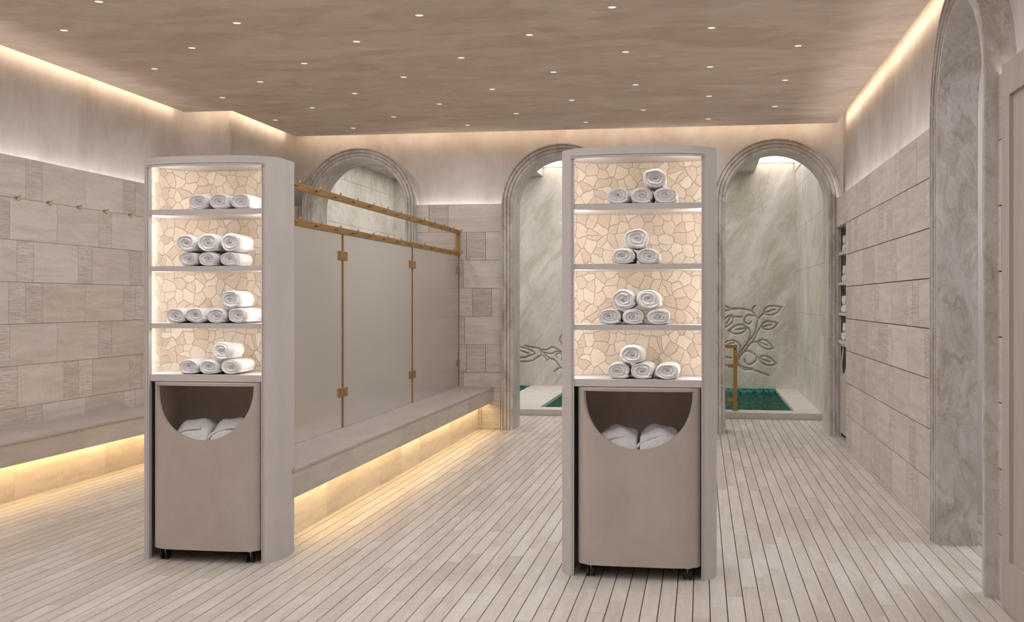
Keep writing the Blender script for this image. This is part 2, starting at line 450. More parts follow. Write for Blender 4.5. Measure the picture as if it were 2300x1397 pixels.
# right wall with one arch and a recess for towels at its far end
NY0, NY1, NZ = 10.57, 11.355, 2.0
wr = MB()
sheet(wr, lambda s, z: (PR, s, z), 5.125, PB, 2.0, ZT, [(RA_Y, RA_R+0.05, ZS)])
sheet(wr, lambda s, z: (PR, s, z), YN, 5.125, 2.305, ZT)
wr.quad((PR, YN, 0), (PR, 2.58, 0), (PR, 2.58, 2.305), (PR, YN, 2.305))
for a, b in ((5.125, RA_Y-RA_R-0.10), (RA_Y+RA_R+0.10, PB)):
    wr.quad((XR, a, ZL), (XR, b, ZL), (PR, b, ZL), (PR, a, ZL))
wall_right = wr.build('wall_right', M['wall'], None, fix=False)
struct(wall_right, 'right wall, pale plaster above and travertine tile below', 'wall')
RROWS = [('RLL', 9.10), ('RRLLR', 8.27), ('RLLRL', 6.555), ('RRLL', 7.112), ('RRLLR', 8.27), ('RLL', 6.664), ('RLLRL', 7.989), ('RRLL', 7.112)]
tr = MB()
clad(tr, lambda s, z, d: (XR+d, s, z), 0.010, courses(RROWS), 5.125, YB-0.002, [(RA_Y-RA_R-0.10, RA_Y+RA_R+0.10, 0, 3), (NY0, NY1+0.1, 0, NZ)], gs=0.0035, gz=0.006)
tr.build('tile_cladding', M['tile'], wall_right, attrs=True, fix=False)
bk = MB()
for a, b, z0, z1 in ((5.125, RA_Y-RA_R-0.10, 0, ZW-0.002), (RA_Y+RA_R+0.10, NY0, 0, ZW-0.002), (NY0, YB, NZ+0.002, ZW-0.002)):
    bk.quad((XR+0.009, a, z0), (XR+0.009, b, z0), (XR+0.009, b, z1), (XR+0.009, a, z1))
bk.build('grout_backing', M['grout'], wall_right, fix=False)
nb = MB(); nx = XR+0.44
nb.quad((XR, NY0, 0), (nx, NY0, 0), (nx, NY0, NZ), (XR, NY0, NZ)); nb.quad((XR, NY1, 0), (nx, NY1, 0), (nx, NY1, NZ), (XR, NY1, NZ))
nb.quad((nx, NY0, 0), (nx, NY1, 0), (nx, NY1, NZ), (nx, NY0, NZ)); nb.quad((XR, NY0, NZ), (nx, NY0, NZ), (nx, NY1, NZ), (XR, NY1, NZ))
nb.build('recess_lining', M['trim'], wall_right, fix=False)
# wall behind the camera
wn = MB(); wn.quad((PL, YN, 0), (PR, YN, 0), (PR, YN, ZT), (PL, YN, ZT))
struct(wn.build('wall_near', M['wall'], None, fix=False), 'plain plaster wall closing the near end of the room', 'wall')

# ------------------------------------------------------------------ arch surrounds
PROF = [(0.0, 0.035), (0.004, 0.040), (0.026, 0.040), (0.029, 0.033), (0.033, 0.033), (0.036, 0.044), (0.060, 0.044), (0.063, 0.036), (0.067, 0.036), (0.070, 0.052), (0.094, 0.052), (0.097, 0.044), (0.100, 0.044), (0.103, 0.058), (0.112, 0.058), (0.115, 0.052), (0.115, -0.085)]
def arch_surround(name, label, org, ud, nd, R, zs, depth, parent=None, prof=PROF):
    """moulded round-headed surround: org on the wall face at the arch axis, ud along the wall, nd out of the wall"""
    org, ud, nd = Vector(org), Vector(ud), Vector(nd)
    pr = [(0.0, -depth)]+list(prof)
    stations = [((-1, 0), 0.0), ((-1, 0), zs*0.5)]+[((-math.cos(a), math.sin(a)), zs) for a in [PI*k/56 for k in range(57)]]+[((1, 0), zs*0.5), ((1, 0), 0.0)]
    rows = []
    for (cx, cz), z in stations:
        rows.append([org+ud*(cx*(R+r))+Vector((0, 0, z+cz*(R+r)))+nd*p for r, p in pr])
    b = MB(); b.grid(rows)
    o = b.build(name, M['trim'], parent, fix=True)
    struct(o, label, 'arch')
    return o
for k, ((c, R), d) in enumerate(zip(ARCH, ('left arch of the back wall, half hidden by the frosted screen', 'middle arch of the back wall, beside the right towel column', 'right arch of the back wall, framing the carved vine'))):
    arch_surround('trim_%d' % (k+1), 'lilac marble surround of the '+d, (c, YB, 0), (1, 0, 0), (0, -1, 0), R, ZS, 0.40)
arch_surround('trim_4', 'tall marble surround of the arched opening in the right wall', (XR, RA_Y, 0), (0, -1, 0), (-1, 0, 0), RA_R, ZS, 0.165)

# corridor seen through the right-hand arch
co = MB()
co.quad((PR+0.06, 7.3, 0), (3.6, 7.3, 0), (3.6, 7.3, 3), (PR+0.06, 7.3, 3)); co.quad((3.6, 5.15, 0), (3.6, 7.3, 0), (3.6, 7.3, 3), (3.6, 5.15, 3))
co.quad((PR+0.06, 5.15, 0), (3.6, 5.15, 0), (3.6, 5.15, 3), (PR+0.06, 5.15, 3)); co.quad((PR+0.06, 5.15, 3), (3.6, 5.15, 3), (3.6, 7.3, 3), (PR+0.06, 7.3, 3))
sheet(co, lambda s, z: (XR+0.165, s, z), 5.15, 7.3, 0, 3.0, [(RA_Y, RA_R-0.001, ZS)])
# the sheet starts at the floor between the jambs, so open it below the springing
cw = co.build('wall_corridor', M['wall'], None, fix=False)
struct(cw, 'plaster corridor walls beyond the arch in the right wall', 'wall')

strip((2.5, 5.4, 2.97), (2.5, 7.0, 2.97), 0.5, (0, 0, -1), 18.0, C_DOWN)  # added fill light under the corridor ceiling, no real lamp; brightens the view through the arch

# ------------------------------------------------------------------ pool hall
ZP = 3.11
ph = MB()
sheet(ph, lambda s, z: (s, Y2, z), PXL, PXR, 0, ZP+0.14, [(c, R-0.001, ZS) for c, R in ARCH])
struct(ph.build('wall_pool_near', M['pool'], None, fix=False), 'pool side of the arched wall in pale marble', 'wall')
for nm, X, lab in (('wall_pool_left', PXL, 'left wall of the pool hall in large pale tiles'), ('wall_pool_right', PXR, 'right wall of the pool hall in large pale tiles')):
    q = MB(); sg = -1 if X < 0 else 1
    q.quad((X+sg*0.008, Y2, 0), (X+sg*0.008, PY, 0), (X+sg*0.008, PY, ZP+0.14), (X+sg*0.008, Y2, ZP+0.14))
    o = q.build(nm, M['grout'], None, fix=False); struct(o, lab, 'wall')
    q = MB(); rows = [(z, z+0.57, [(1.15, 0)], 12.6+0.575*(k % 2)) for k, z in enumerate([0.0, 0.57, 1.14, 1.71, 2.28, 2.85])]
    clad(q, (lambda s, z, d, X=X, sg=sg: (X+sg*d, s, min(z, ZP+0.14))), 0.008, rows, Y2, PY, gs=0.001, gz=0.003)
    q.build('tile_cladding', M['pool'], o, attrs=True, fix=False)
# far marble wall, carved with a vine
wpf = MB(); wpf.quad((PXL, PY+0.06, 0), (PXR, PY+0.06, 0), (PXR, PY+0.06, ZP+0.2), (PXL, PY+0.06, ZP+0.2))
wall_far = wpf.build('wall_pool_far', M['pool'], None, fix=False)
struct(wall_far, 'veined marble wall beyond the pool', 'wall')
VINE = [
    [(0.510,0.430),(0.578,0.609),(0.685,0.758),(0.753,0.867),(0.791,1.035),(0.864,1.124)],
    [(0.530,0.489),(0.588,0.569),(0.695,0.708),(0.733,0.748),(0.791,0.877),(0.840,0.956)],
    [(0.569,0.609),(0.646,0.718),(0.680,0.817),(0.675,0.886),(0.636,0.926)],
    [(0.733,1.084),(0.656,1.099),(0.603,1.054),(0.607,0.995),(0.666,0.975),(0.695,1.005)],
    [(0.583,0.569),(0.646,0.594),(0.724,0.560),(0.801,0.492)],
    [(0.772,0.511),(0.753,0.452),(0.675,0.402),(0.617,0.431),(0.603,0.470)],
    [(0.301,1.148),(0.413,1.173),(0.510,1.188),(0.627,1.178),(0.704,1.153),(0.762,1.084),(0.791,1.035)],
    [(0.350,1.222),(0.413,1.188),(0.491,1.193)], [(0.714,1.163),(0.728,1.213),(0.753,1.227)],
    [(0.501,0.400),(0.588,0.332),(0.704,0.328),(0.820,0.294),(0.936,0.251)],
    [(0.510,0.430),(0.549,0.381),(0.627,0.352),(0.704,0.343)],
    [(0.646,0.668),(0.704,0.708),(0.791,0.724)], [(0.437,1.074),(0.573,1.074)], [(0.301,0.517),(0.423,0.489)],
    [(0.301,0.676),(0.345,0.716),(0.413,0.741),(0.481,0.727),(0.539,0.678),(0.549,0.618),(0.520,0.539),(0.501,0.430)],
    [(0.301,0.607),(0.374,0.687),(0.462,0.707)],
    [(-2.606,0.625),(-2.490,0.602),(-2.405,0.554),(-2.393,0.524),(-2.466,0.505),(-2.539,0.468)],
    [(-2.539,0.647),(-2.429,0.626),(-2.332,0.609),(-2.259,0.543),(-2.174,0.471),(-2.089,0.436),(-1.968,0.317),(-1.6,0.30),(-1.1,0.36),(-0.6,0.30),(0.0,0.42),(0.40,0.38)],
    [(-2.320,0.609),(-2.295,0.519),(-2.356,0.476),(-2.454,0.421),(-2.606,0.414)],
    [(-2.271,0.591),(-2.210,0.591),(-2.138,0.628),(-2.077,0.610),(-1.992,0.557),(-1.7,0.42),(-1.2,0.48),(-0.7,0.42),(-0.1,0.55)],
    [(-2.247,0.555),(-2.150,0.532),(-2.065,0.568),(-1.992,0.545)],
    [(-2.065,0.472),(-2.077,0.520),(-2.029,0.539),(-1.980,0.497),(-1.992,0.437)],
    [(-1.968,0.821),(-2.005,0.785),(-2.023,0.725),(-1.992,0.665),(-1.968,0.617)],
    [(-2.259,0.507),(-2.210,0.435),(-2.216,0.411)], [(-2.174,0.471),(-2.216,0.417)],
    [(-2.101,0.277),(-2.029,0.329),(-1.968,0.317)], [(-2.600,0.577),(-2.539,0.553),(-2.490,0.541)],
    [(-2.606,0.468),(-2.502,0.487),(-2.417,0.518)],
    [(-1.5,0.36),(-1.42,0.6),(-1.3,0.8)], [(-0.7,0.4),(-0.6,0.65),(-0.5,0.85)], [(0.0,0.5),(0.1,0.75),(0.2,0.95)]]
LEAF = [((0.864,1.129),(1.119,1.213),0.24), ((0.835,0.931),(1.061,0.986),0.26), ((0.791,0.729),(1.008,0.631),0.24), ((0.801,0.492),(1.047,0.415),0.24),
        ((0.636,0.916),(0.379,0.875),-0.25), ((0.428,1.093),(0.311,0.914),0.26), ((-1.3,0.8),(-1.05,0.88),0.25), ((-0.5,0.85),(-0.26,0.93),0.25), ((0.2,0.95),(0.05,1.1),0.25), ((-1.42,0.6),(-1.68,0.64),0.25), ((-0.6,0.65),(-0.84,0.7),0.25)]
def smooth_poly(p, n=6):
    p = [np.array(q) for q in p]; out = []
    for k in range(len(p)-1):
        a, b, c, d = p[max(k-1, 0)], p[k], p[k+1], p[min(k+2, len(p)-1)]
        for t in np.linspace(0, 1, n, endpoint=False):
            out.append(0.5*((2*b)+(c-a)*t+(2*a-5*b+4*c-d)*t*t+(3*b-a-3*c+d)*t**3))
    return out+[p[-1]]
segs = []
def addpoly(p, w):
    for a, b in zip(p[:-1], p[1:]): segs.append((a[0], a[1], b[0], b[1], w))
for p in VINE: addpoly(smooth_poly(p), 0.010)
for a, b, w in LEAF:
    a, b = np.array(a), np.array(b); d = b-a; nrm = np.array((-d[1], d[0]))
    for sgn, prof in ((1, (0, .75, 1, .62, .22, 0)), (-1, (0, .6, .95, .8, .32, 0))):
        addpoly(smooth_poly([a+d*t+nrm*w*sgn*q for t, q in zip((0, .15, .4, .7, .88, 1), prof)]), 0.0095)
    addpoly([a+d*0.1, a+d*0.62], 0.009)
gx = np.arange(-2.75, 1.25, 0.006); gz = np.arange(0.10, 1.30, 0.006)
GX, GZ = np.meshgrid(gx, gz); H = np.zeros_like(GX)
for (x0, z0, x1, z1, w) in segs:
    m = 0.05; ix = np.where((gx > min(x0, x1)-m) & (gx < max(x0, x1)+m))[0]; iz = np.where((gz > min(z0, z1)-m) & (gz < max(z0, z1)+m))[0]
    if len(ix) == 0 or len(iz) == 0: continue
    sx = slice(ix[0], ix[-1]+1); sz = slice(iz[0], iz[-1]+1)
    px, pz = GX[sz, sx]-x0, GZ[sz, sx]-z0; dx, dz = x1-x0, z1-z0
    tt = np.clip((px*dx+pz*dz)/(dx*dx+dz*dz+1e-12), 0, 1); dist = np.hypot(px-tt*dx, pz-tt*dz)
    dep = 0.034*np.exp(-(dist/w)**2)
    H[sz, sx] = np.maximum(H[sz, sx], dep)
H += 0.0035*rng.standard_normal(H.shape)*(H > 0.003)
nz_, nx_ = H.shape
verts = np.stack([GX, PY+H, GZ], -1).reshape(-1, 3)
idx = np.arange(nz_*nx_).reshape(nz_, nx_)
faces = np.stack([idx[:-1, :-1], idx[:-1, 1:], idx[1:, 1:], idx[1:, :-1]], -1).reshape(-1, 4)
me = bpy.data.meshes.new('carved_vine'); me.from_pydata(verts.tolist(), [], faces.tolist()); me.materials.append(M['pool'])
me.polygons.foreach_set('use_smooth', [True]*len(me.polygons))
cv = bpy.data.objects.new('carved_vine', me); COL.objects.link(cv); cv.parent = wall_far
q = MB()   # marble face around the carved field
for (a, b, c, d) in ((PXL, gx[0], 0.0, ZP+0.2), (gx[-1], PXR, 0.0, ZP+0.2), (gx[0], gx[-1], 0.0, gz[0]), (gx[0], gx[-1], gz[-1], ZP+0.2)):
    q.quad((a, PY, c), (b, PY, c), (b, PY, d), (a, PY, d))
q.build('marble_slab', M['pool'], wall_far, fix=False)
# pool deck: raised marble kerb with two basins
WZ = 0.015; DZ = 0.07
basins = [(-4.1, -2.44, 13.12, PY-0.012), (-1.846, 1.03, 13.12, PY-0.012)]
dk = MB()
for a, b, c, d in ((PXL, PXR, 12.80, 13.12), (PXL, -4.1, 13.12, PY), (-2.44, -1.846, 13.12, PY), (1.03, PXR, 13.12, PY)):
    dk.quad((a, c, DZ), (b, c, DZ), (b, d, DZ), (a, d, DZ))
dk.quad((PXL, 12.80, -0.01), (PXR, 12.80, -0.01), (PXR, 12.80, DZ), (PXL, 12.80, DZ))
for a, b, c, d in basins:   # stone lip down to the water line
    for (p, r) in (((a, c), (b, c)), ((a, c), (a, d)), ((b, c), (b, d))):
        dk.quad((p[0], p[1], DZ), (r[0], r[1], DZ), (r[0], r[1], DZ-0.035), (p[0], p[1], DZ-0.035))
deck = dk.build('floor_pool_deck', M['ledge'], None, fix=False)
struct(deck, 'raised white marble deck around the plunge pools', 'floor')
for k, (a, b, c, d) in enumerate(basins):
    q = MB()
    for (p, r) in (((a, c), (b, c)), ((a, c), (a, d)), ((b, c), (b, d)), ((a, d-0.004), (b, d-0.004))):
        q.quad((p[0], p[1], DZ-(0.035 if p[1] < d-0.01 else 0.0)), (r[0], r[1], DZ-(0.035 if r[1] < d-0.01 or p[1] < d-0.01 else 0.0)), (r[0], r[1], -0.9), (p[0], p[1], -0.9))
    q.quad((a, c, -0.9), (b, c, -0.9), (b, d, -0.9), (a, d, -0.9))
    o = q.build('pool_basin', M['mosaic'], None, fix=False)
    tag(o, ('green mosaic plunge pool behind the middle and left arches, left of the marble walkway', 'green mosaic plunge pool behind the right arch, below the carved vine')[k], 'pool')
    q = MB(); q.quad((a, c, WZ), (b, c, WZ), (b, d, WZ), (a, d, WZ))
    o2 = q.build('water', M['water'], o, fix=False)
# pool ceiling with luminous roof panels
pc = MB(); panels = [(-4.2, -2.9, 12.5, PY-0.02), (-2.27, -0.10, 12.5, PY-0.02), (0.736, PXR-0.01, 12.5, PY-0.02)]
xs = [PXL]+sum([[p[0], p[1]] for p in panels], [])+[PXR]
pc.quad((PXL, Y2, ZP), (PXR, Y2, ZP), (PXR, 12.5, ZP), (PXL, 12.5, ZP))
for k in range(0, len(xs), 2): pc.quad((xs[k], 12.5, ZP), (xs[k+1], 12.5, ZP), (xs[k+1], PY, ZP), (xs[k], PY, ZP))
for a, b, c, d in panels:
    for p, r in (((a, c), (b, c)), ((a, c), (a, d)), ((b, c), (b, d))):
        pc.quad((p[0], p[1], ZP), (r[0], r[1], ZP), (r[0], r[1], ZP+0.135), (p[0], p[1], ZP+0.135))
struct(pc.build('ceiling_pool', M['pool'], None, fix=False), 'pool hall ceiling with recessed luminous openings', 'ceiling')
for k, (a, b, c, d) in enumerate(panels):
    q = MB(); q.quad((a, c, ZP+0.13), (b, c, ZP+0.13), (b, d, ZP+0.13), (a, d, ZP+0.13))
    o = q.build('ceiling_light_panel', M['sky'], None, fix=False)
    tag(o, ('glowing roof panel over the pool, behind the left arch', 'glowing roof panel over the pool, in the top of the middle arch', 'glowing roof panel over the pool, in the top of the right arch')[k], 'light')
    strip((a+0.05, PY-0.035, ZP+0.12), (b-0.05, PY-0.035, ZP+0.12), 0.03, (0, 0.35, -1), 0.9, (1.0, 0.62, 0.28))

# ------------------------------------------------------------------ cove, wainscot and bench lighting
e = 0.004
cov = [((XL+0.01-e, YN+0.1), (XL+0.01-e, 9.62), (-1, 0)), ((-4.58, 9.64+e), (-4.15, 9.64+e), (0, 1)), ((-4.135-e, 9.66), (-4.135-e, 11.2), (-1, 0)),
       ((-4.1, 11.25+e), (XR-0.03, 11.25+e), (0, 1)), ((XR-0.005+e, YN+0.1), (XR-0.005+e, 11.2), (1, 0))]
for a, b, d in cov: strip((a[0], a[1], ZC+0.03), (b[0], b[1], ZC+0.03), 0.035, (d[0], d[1], 0), P_COVE, C_COVE)
wz = 2.215
strip((XL-0.045, YN+0.1, wz), (XL-0.045, 9.2, wz), 0.03, (0, 0, 1), P_WAINS, C_WAINS)
strip((XR+0.045, 5.14, wz), (XR+0.045, RA_Y-RA_R-0.13, wz), 0.03, (0, 0, 1), P_WAINS, C_WAINS)
strip((XR+0.045, RA_Y+RA_R+0.13, wz), (XR+0.045, PB-0.12, wz), 0.03, (0, 0, 1), P_WAINS, C_WAINS)
for a, b in ((-2.875+0.02, -1.985-0.02), (-0.775+0.02, 0.115-0.02)):
    strip((a, YB+0.045, wz), (b, YB+0.045, wz), 0.03, (0, 0, 1), P_WAINS, C_WAINS)

# ------------------------------------------------------------------ benches
BZ = 0.43
def prism(mb, plan, z0, z1):
    i = len(mb.v); k = len(plan)
    mb.v += [(x, y, z0) for x, y in plan]+[(x, y, z1) for x, y in plan]
    mb.f += [tuple(i+q for q in reversed(range(k))), tuple(i+k+q for q in range(k))]+[(i+q, i+(q+1) % k, i+k+(q+1) % k, i+k+q) for q in range(k)]
    mb.a += [(0.5, 0)]*(k+2)
def bench(name, label, x_back, x_edge, x_plinth, y0, y1, fj, pj, both=False, cut=None):
    t = thing(name, label, 'bench', ((x_edge+x_plinth)/2, (y0+y1)/2, 0))
    ox, oy = t.location.x, t.location.y
    lo = (2*x_back-x_edge) if both else x_back
    def plan(inset, ya, yb):
        a, b = (lo+inset if both else lo), x_edge-inset
        near = [(a, ya), (b, ya)]
        if cut:      # scribed to the rounded back of the towel column it butts against
            cx, cy, ca, cb = cut
            xs = [a+(b-0.012-a)*q/40 for q in range(41)]
            near = [(x, max(ya, cy+cb*max(0, 1-(abs(x-cx)/ca)**3)**(1/3))) for x in xs]+[(b, ya)]
        return [(x-ox, y-oy) for x, y in near+[(b, yb), (a, yb)]]
    seat = MB(); prism(seat, plan(0, y0, y1), BZ-0.016, BZ)
    seat.build('seat_slab', M['bench'], t, attrs=True, bevel=0.002)
    core = MB(); prism(core, plan(0.014, y0+0.003, y1-0.003), 0.284, BZ-0.0162)
    core.build('fascia', M['fascia'], t, attrs=True)
    yp = y0+(0.26 if cut else 0.02)
    def faces(xe, xp, s, ya):
        fa = MB(); pl = MB()
        clad(fa, lambda y, z, d: (xe-s*d-ox, y-oy, z), 0.007, [(0.280, BZ-0.0165, [(1.15, 0)], fj)], ya, y1, gs=0.0006, gz=0.0005)
        clad(pl, lambda y, z, d: (xp-s*d-ox, y-oy, z), 0.02, [(0.0, 0.284, [(LT, 0)], pj)], yp, y1-0.02, gs=0.0006, gz=0.0005)
        fa.build('fascia_tiles', M['fascia'], t, attrs=True, fix=True); pl.build('plinth', M['tile'], t, attrs=True, fix=True)
        strip((xp+s*0.075, yp+0.03, 0.274), (xp+s*0.075, y1-0.03, 0.274), 0.03, (-0.3*s, 0, -1), P_BENCH, C_BENCH)
    faces(x_edge-0.006, x_plinth, 1, y0)
    if both: faces(2*x_back-x_edge+0.006, 2*x_back-x_plinth, -1, y0+(0.22 if cut else 0))
    return t
bench('stone_bench', 'travertine bench with glowing base running under the frosted glass screen', -2.436, -2.072, -2.227, 5.60, YB-0.002, 6.64, 6.025, both=True, cut=(-2.447, 5.551, 0.373, 0.253))
bench('stone_bench', 'travertine bench with glowing base along the left tiled wall', XL+0.001, -4.20, -4.42, YN+0.05, YJ-0.002, 7.28, 6.80)

# ------------------------------------------------------------------ frosted glass screen with hook rails
GXc = -2.436
t = thing('glass_screen', 'frosted glass screen in brass framing standing on the central bench', 'screen', (GXc, 8.4, BZ))
joints = [5.86, 7.54, 9.456, 11.335]
for a, b in zip(joints[:-1], joints[1:]):
    boxobj('glass_panel', M['frost'], t, -0.005, 0.005, a+0.012-8.4, b-0.012-8.4, 0.004, 1.327)
for y in joints: boxobj('joint_strip', M['brass'], t, -0.009, 0.009, y-0.010-8.4, y+0.010-8.4, 0.0, 1.327)
boxobj('end_post', M['brass'], t, -0.014, 0.014, 11.319-8.4, 11.351-8.4, 1.327, 1.59)
boxobj('end_post', M['brass'], t, -0.014, 0.014, 5.86-0.016-8.4, 5.86+0.016-8.4, 1.327, 1.59)
for y, half in ((joints[1], 0), (joints[2], 0), (joints[3], -1), (joints[0], 1)):
    for z in (1.18, 0.243):
        a, b = (-0.085, 0.085) if half == 0 else ((-0.075, -0.002) if half < 0 else (0.002, 0.075))
        boxobj('hinge_clamp', M['brass'], t, -0.016, 0.016, y+a*0.95-8.4, y+b*0.95-8.4, z-0.032, z+0.032, bevel=0.003)
for z in (1.349, 1.57):
    r = boxobj('rail', M['brass'], t, -0.016, 0.016, 5.845-8.4, 11.352-8.4, z-0.021, z+0.021, bevel=0.002)
    y = 6.176
    while y < 11.34:
        for s in (-1, 1):
            b = MB(); b.tube([(s*0.015, y-8.4, z), (s*0.034, y-8.4, z-0.006), (s*0.048, y-8.4, z+0.008), (s*0.053, y-8.4, z+0.026)], [0.006, 0.0055, 0.0055, 0.0075], 8)
            b.build('hook', M['brass'], r, smooth=True)
        y += 0.392

# coat hooks on the left wall
names = ['nearest the left edge of the picture', 'second from the left edge', 'third from the left edge', 'fourth from the left edge', 'closest to the left towel column']
for k, (y, d) in enumerate(zip((7.089, 7.474, 7.867, 8.253, 8.646), names)):
    h = thing('coat_hook', 'small brass coat hook on the left tiled wall, '+d, 'hook', (XL, y, 2.005), 0, 'brass hooks on the left wall'); h.scale = (0.8, 0.8, 0.8)
    b = MB(); b.tube([(0, 0, 0), (0.008, 0, 0)], 0.014, 14); b.build('back_plate', M['pale_brass'], h, smooth=False)
    b = MB(); b.tube([(0.006, 0, 0), (0.042, 0, 0.004), (0.05, 0, 0.016)], [0.0055, 0.0055, 0.008], 10); b.tube([(0.006, 0, -0.008), (0.03, 0, -0.03), (0.045, 0, -0.022)], [0.0045, 0.0045, 0.0065], 10)
    b.build('prong', M['pale_brass'], h, smooth=True)

# ------------------------------------------------------------------ towel columns
def sup(a, b, t, n=3.0):
    c, s = math.cos(t), math.sin(t)
    return (a*math.copysign(abs(c)**(2/n), c), b*math.copysign(abs(s)**(2/n), s))
def y_front(x, a=0.37, b=0.25, n=3.0): return -b*(1-(abs(x)/a)**n)**(1/n)
HW = 0.315; OP = 0.2975
def arc(a, b, xcut, m=72):
    """plan outline from the right front corner round the back to the left front corner"""
    yc = y_front(xcut, a, b)
    pts = [sup(a, b, t) for t in np.linspace(-PI/2, 1.5*PI, 4*m+1)]
    pts = [p for p in pts if not (p[1] < yc and abs(p[0]) < xcut)]
    return [(xcut, yc)]+[p for p in pts if p[1] >= yc]+[(-xcut, yc)]
TOPZ = 2.018; OZ = 1.973
def stone_column(loc, label, rz=0):
    t = thing('towel_column', label, 'shelf unit', loc, rz)
    out = arc(0.37, 0.25, HW); yc = out[0][1]
    inn = [(OP, yc), (OP, yc+0.028)]+[p for p in arc(0.358, 0.238, 0.31) if p[1] > yc+0.028]+[(-OP, yc+0.028), (-OP, yc)]
    b = MB()
    b.grid([[(x, y, 0) for x, y in out], [(x, y, TOPZ) for x, y in out]])
    b.grid([[(x, y, 0) for x, y in inn], [(x, y, TOPZ-0.02) for x, y in inn]])
    for s in (1, -1): b.quad((s*HW, yc, 0), (s*OP, yc, 0), (s*OP, yc, TOPZ), (s*HW, yc, TOPZ))
    # bowed header and cap
    xs = np.linspace(-HW, HW, 25); fr = [(x, y_front(x)) for x in xs]
    b.grid([[(x, y, OZ) for x, y in fr], [(x, y, TOPZ) for x, y in fr]])
    b.grid([[(x, y+0.025, OZ) for x, y in fr], [(x, y, OZ) for x, y in fr]])
    b.grid([[(x, y+0.025, OZ) for x, y in fr], [(x, y+0.025, TOPZ-0.01) for x, y in fr]])
    full = [sup(0.37, 0.25, q) for q in np.linspace(0, 2*PI, 145)[:-1]]
    for z in (TOPZ, TOPZ-0.02):
        i = len(b.v); b.v += [(x, y, z) for x, y in full]; b.f.append(tuple(range(i, i+len(full)))); b.a.append((0.5, 0))
    # plan edge of the solid walls at the floor is not seen; rear of the shell is closed by the outer wall
    b.build('body', M['column'], t, fix=True)
    # fine stepped moulding round the opening
    mo = MB()
    for s in (1, -1):
        for x0, x1, p in ((OP+0.001, OP+0.006, 0.005), (OP+0.009, OP+0.0125, 0.004)):
            mo.box(min(s*x0, s*x1), max(s*x0, s*x1), yc-p, yc+0.004, 0.0, OZ+0.008)
    for z0, z1, p in ((OZ, OZ+0.005, 0.005), (OZ+0.009, OZ+0.0125, 0.004)):
        rows = [[(x, y-p, z0) for x, y in fr], [(x, y-p, z1) for x, y in fr]]
        mo.grid(rows); mo.grid([[(x, y+0.001, z1) for x, y in fr], rows[1]]); mo.grid([rows[0], [(x, y+0.001, z0) for x, y in fr]])
    mo.build('frame_moulding', M['column'], t, fix=True)
    # stone lining of the niche
    st = [p for p in arc(0.350, 0.230, 0.31) if p[1] > yc+0.05]
    L = [0.0]
    for p, q in zip(st[:-1], st[1:]): L.append(L[-1]+math.hypot(p[0]-q[0], p[1]-q[1]))
    z0, z1 = 0.93, TOPZ-0.021
    me = bpy.data.meshes.new('stone_backing'); n = len(st)
    me.from_pydata([(x, y, z0) for x, y in st]+[(x, y, z1) for x, y in st], [], [(k+1, k, n+k, n+k+1) for k in range(n-1)])
    uv = me.uv_layers.new(name='UVMap')
    for pl in me.polygons:
        for li in pl.loop_indices:
            vi = me.loops[li].vertex_index; uv.data[li].uv = (L[vi % n], z0 if vi < n else z1)
        pl.use_smooth = True
    me.materials.append(M['stone'])
    so = bpy.data.objects.new('stone_backing', me); COL.objects.link(so); so.parent = t
    # shelves and counter
    def slab(name, zt, th):
        yf = yc+0.006
        pl = [(OP-0.0005, yf)]+[p for p in arc(0.349, 0.229, 0.30) if p[1] > yf+0.03]+[(-OP+0.0005, yf)]
        pl = [(min(max(x, -OP+0.0005), OP-0.0005) if y < yc+0.03 else x, y) for x, y in pl]
        m = MB(); k = len(pl)
        m.v = [(x, y, zt-th) for x, y in pl]+[(x, y, zt) for x, y in pl]
        m.f = [tuple(reversed(range(k))), tuple(range(k, 2*k))]+[(i, (i+1) % k, k+(i+1) % k, k+i) for i in range(k)]
        m.a = [(0.5, 0)]*len(m.f)
        return m.build(name, M['column'], t, fix=True)
    for z in (1.760, 1.475, 1.188): slab('shelf', z, 0.025)
    slab('counter', 0.930, 0.034)
    # LED lines behind the front returns, and one under the header and each shelf
    R = Matrix.Rotation(rz, 3, 'Z'); L0 = Vector(loc)
    def w(p): return R @ Vector(p)+L0
    for za, zb in ((0.94, 1.158), (1.195, 1.445), (1.482, 1.73), (1.768, 1.99)):
        for s in (1, -1):
            strip(w((s*0.304, yc+0.036, za)), w((s*0.304, yc+0.036, zb)), 0.010, R @ Vector((s*0.15, 1, 0)), P_NICHE, C_NICHE)
        strip(w((-0.26, yc+0.016, zb-0.002)), w((0.26, yc+0.016, zb-0.002)), 0.012, R @ Vector((0, 0.35, -1)), P_SHELF, C_NICHE)
    return t

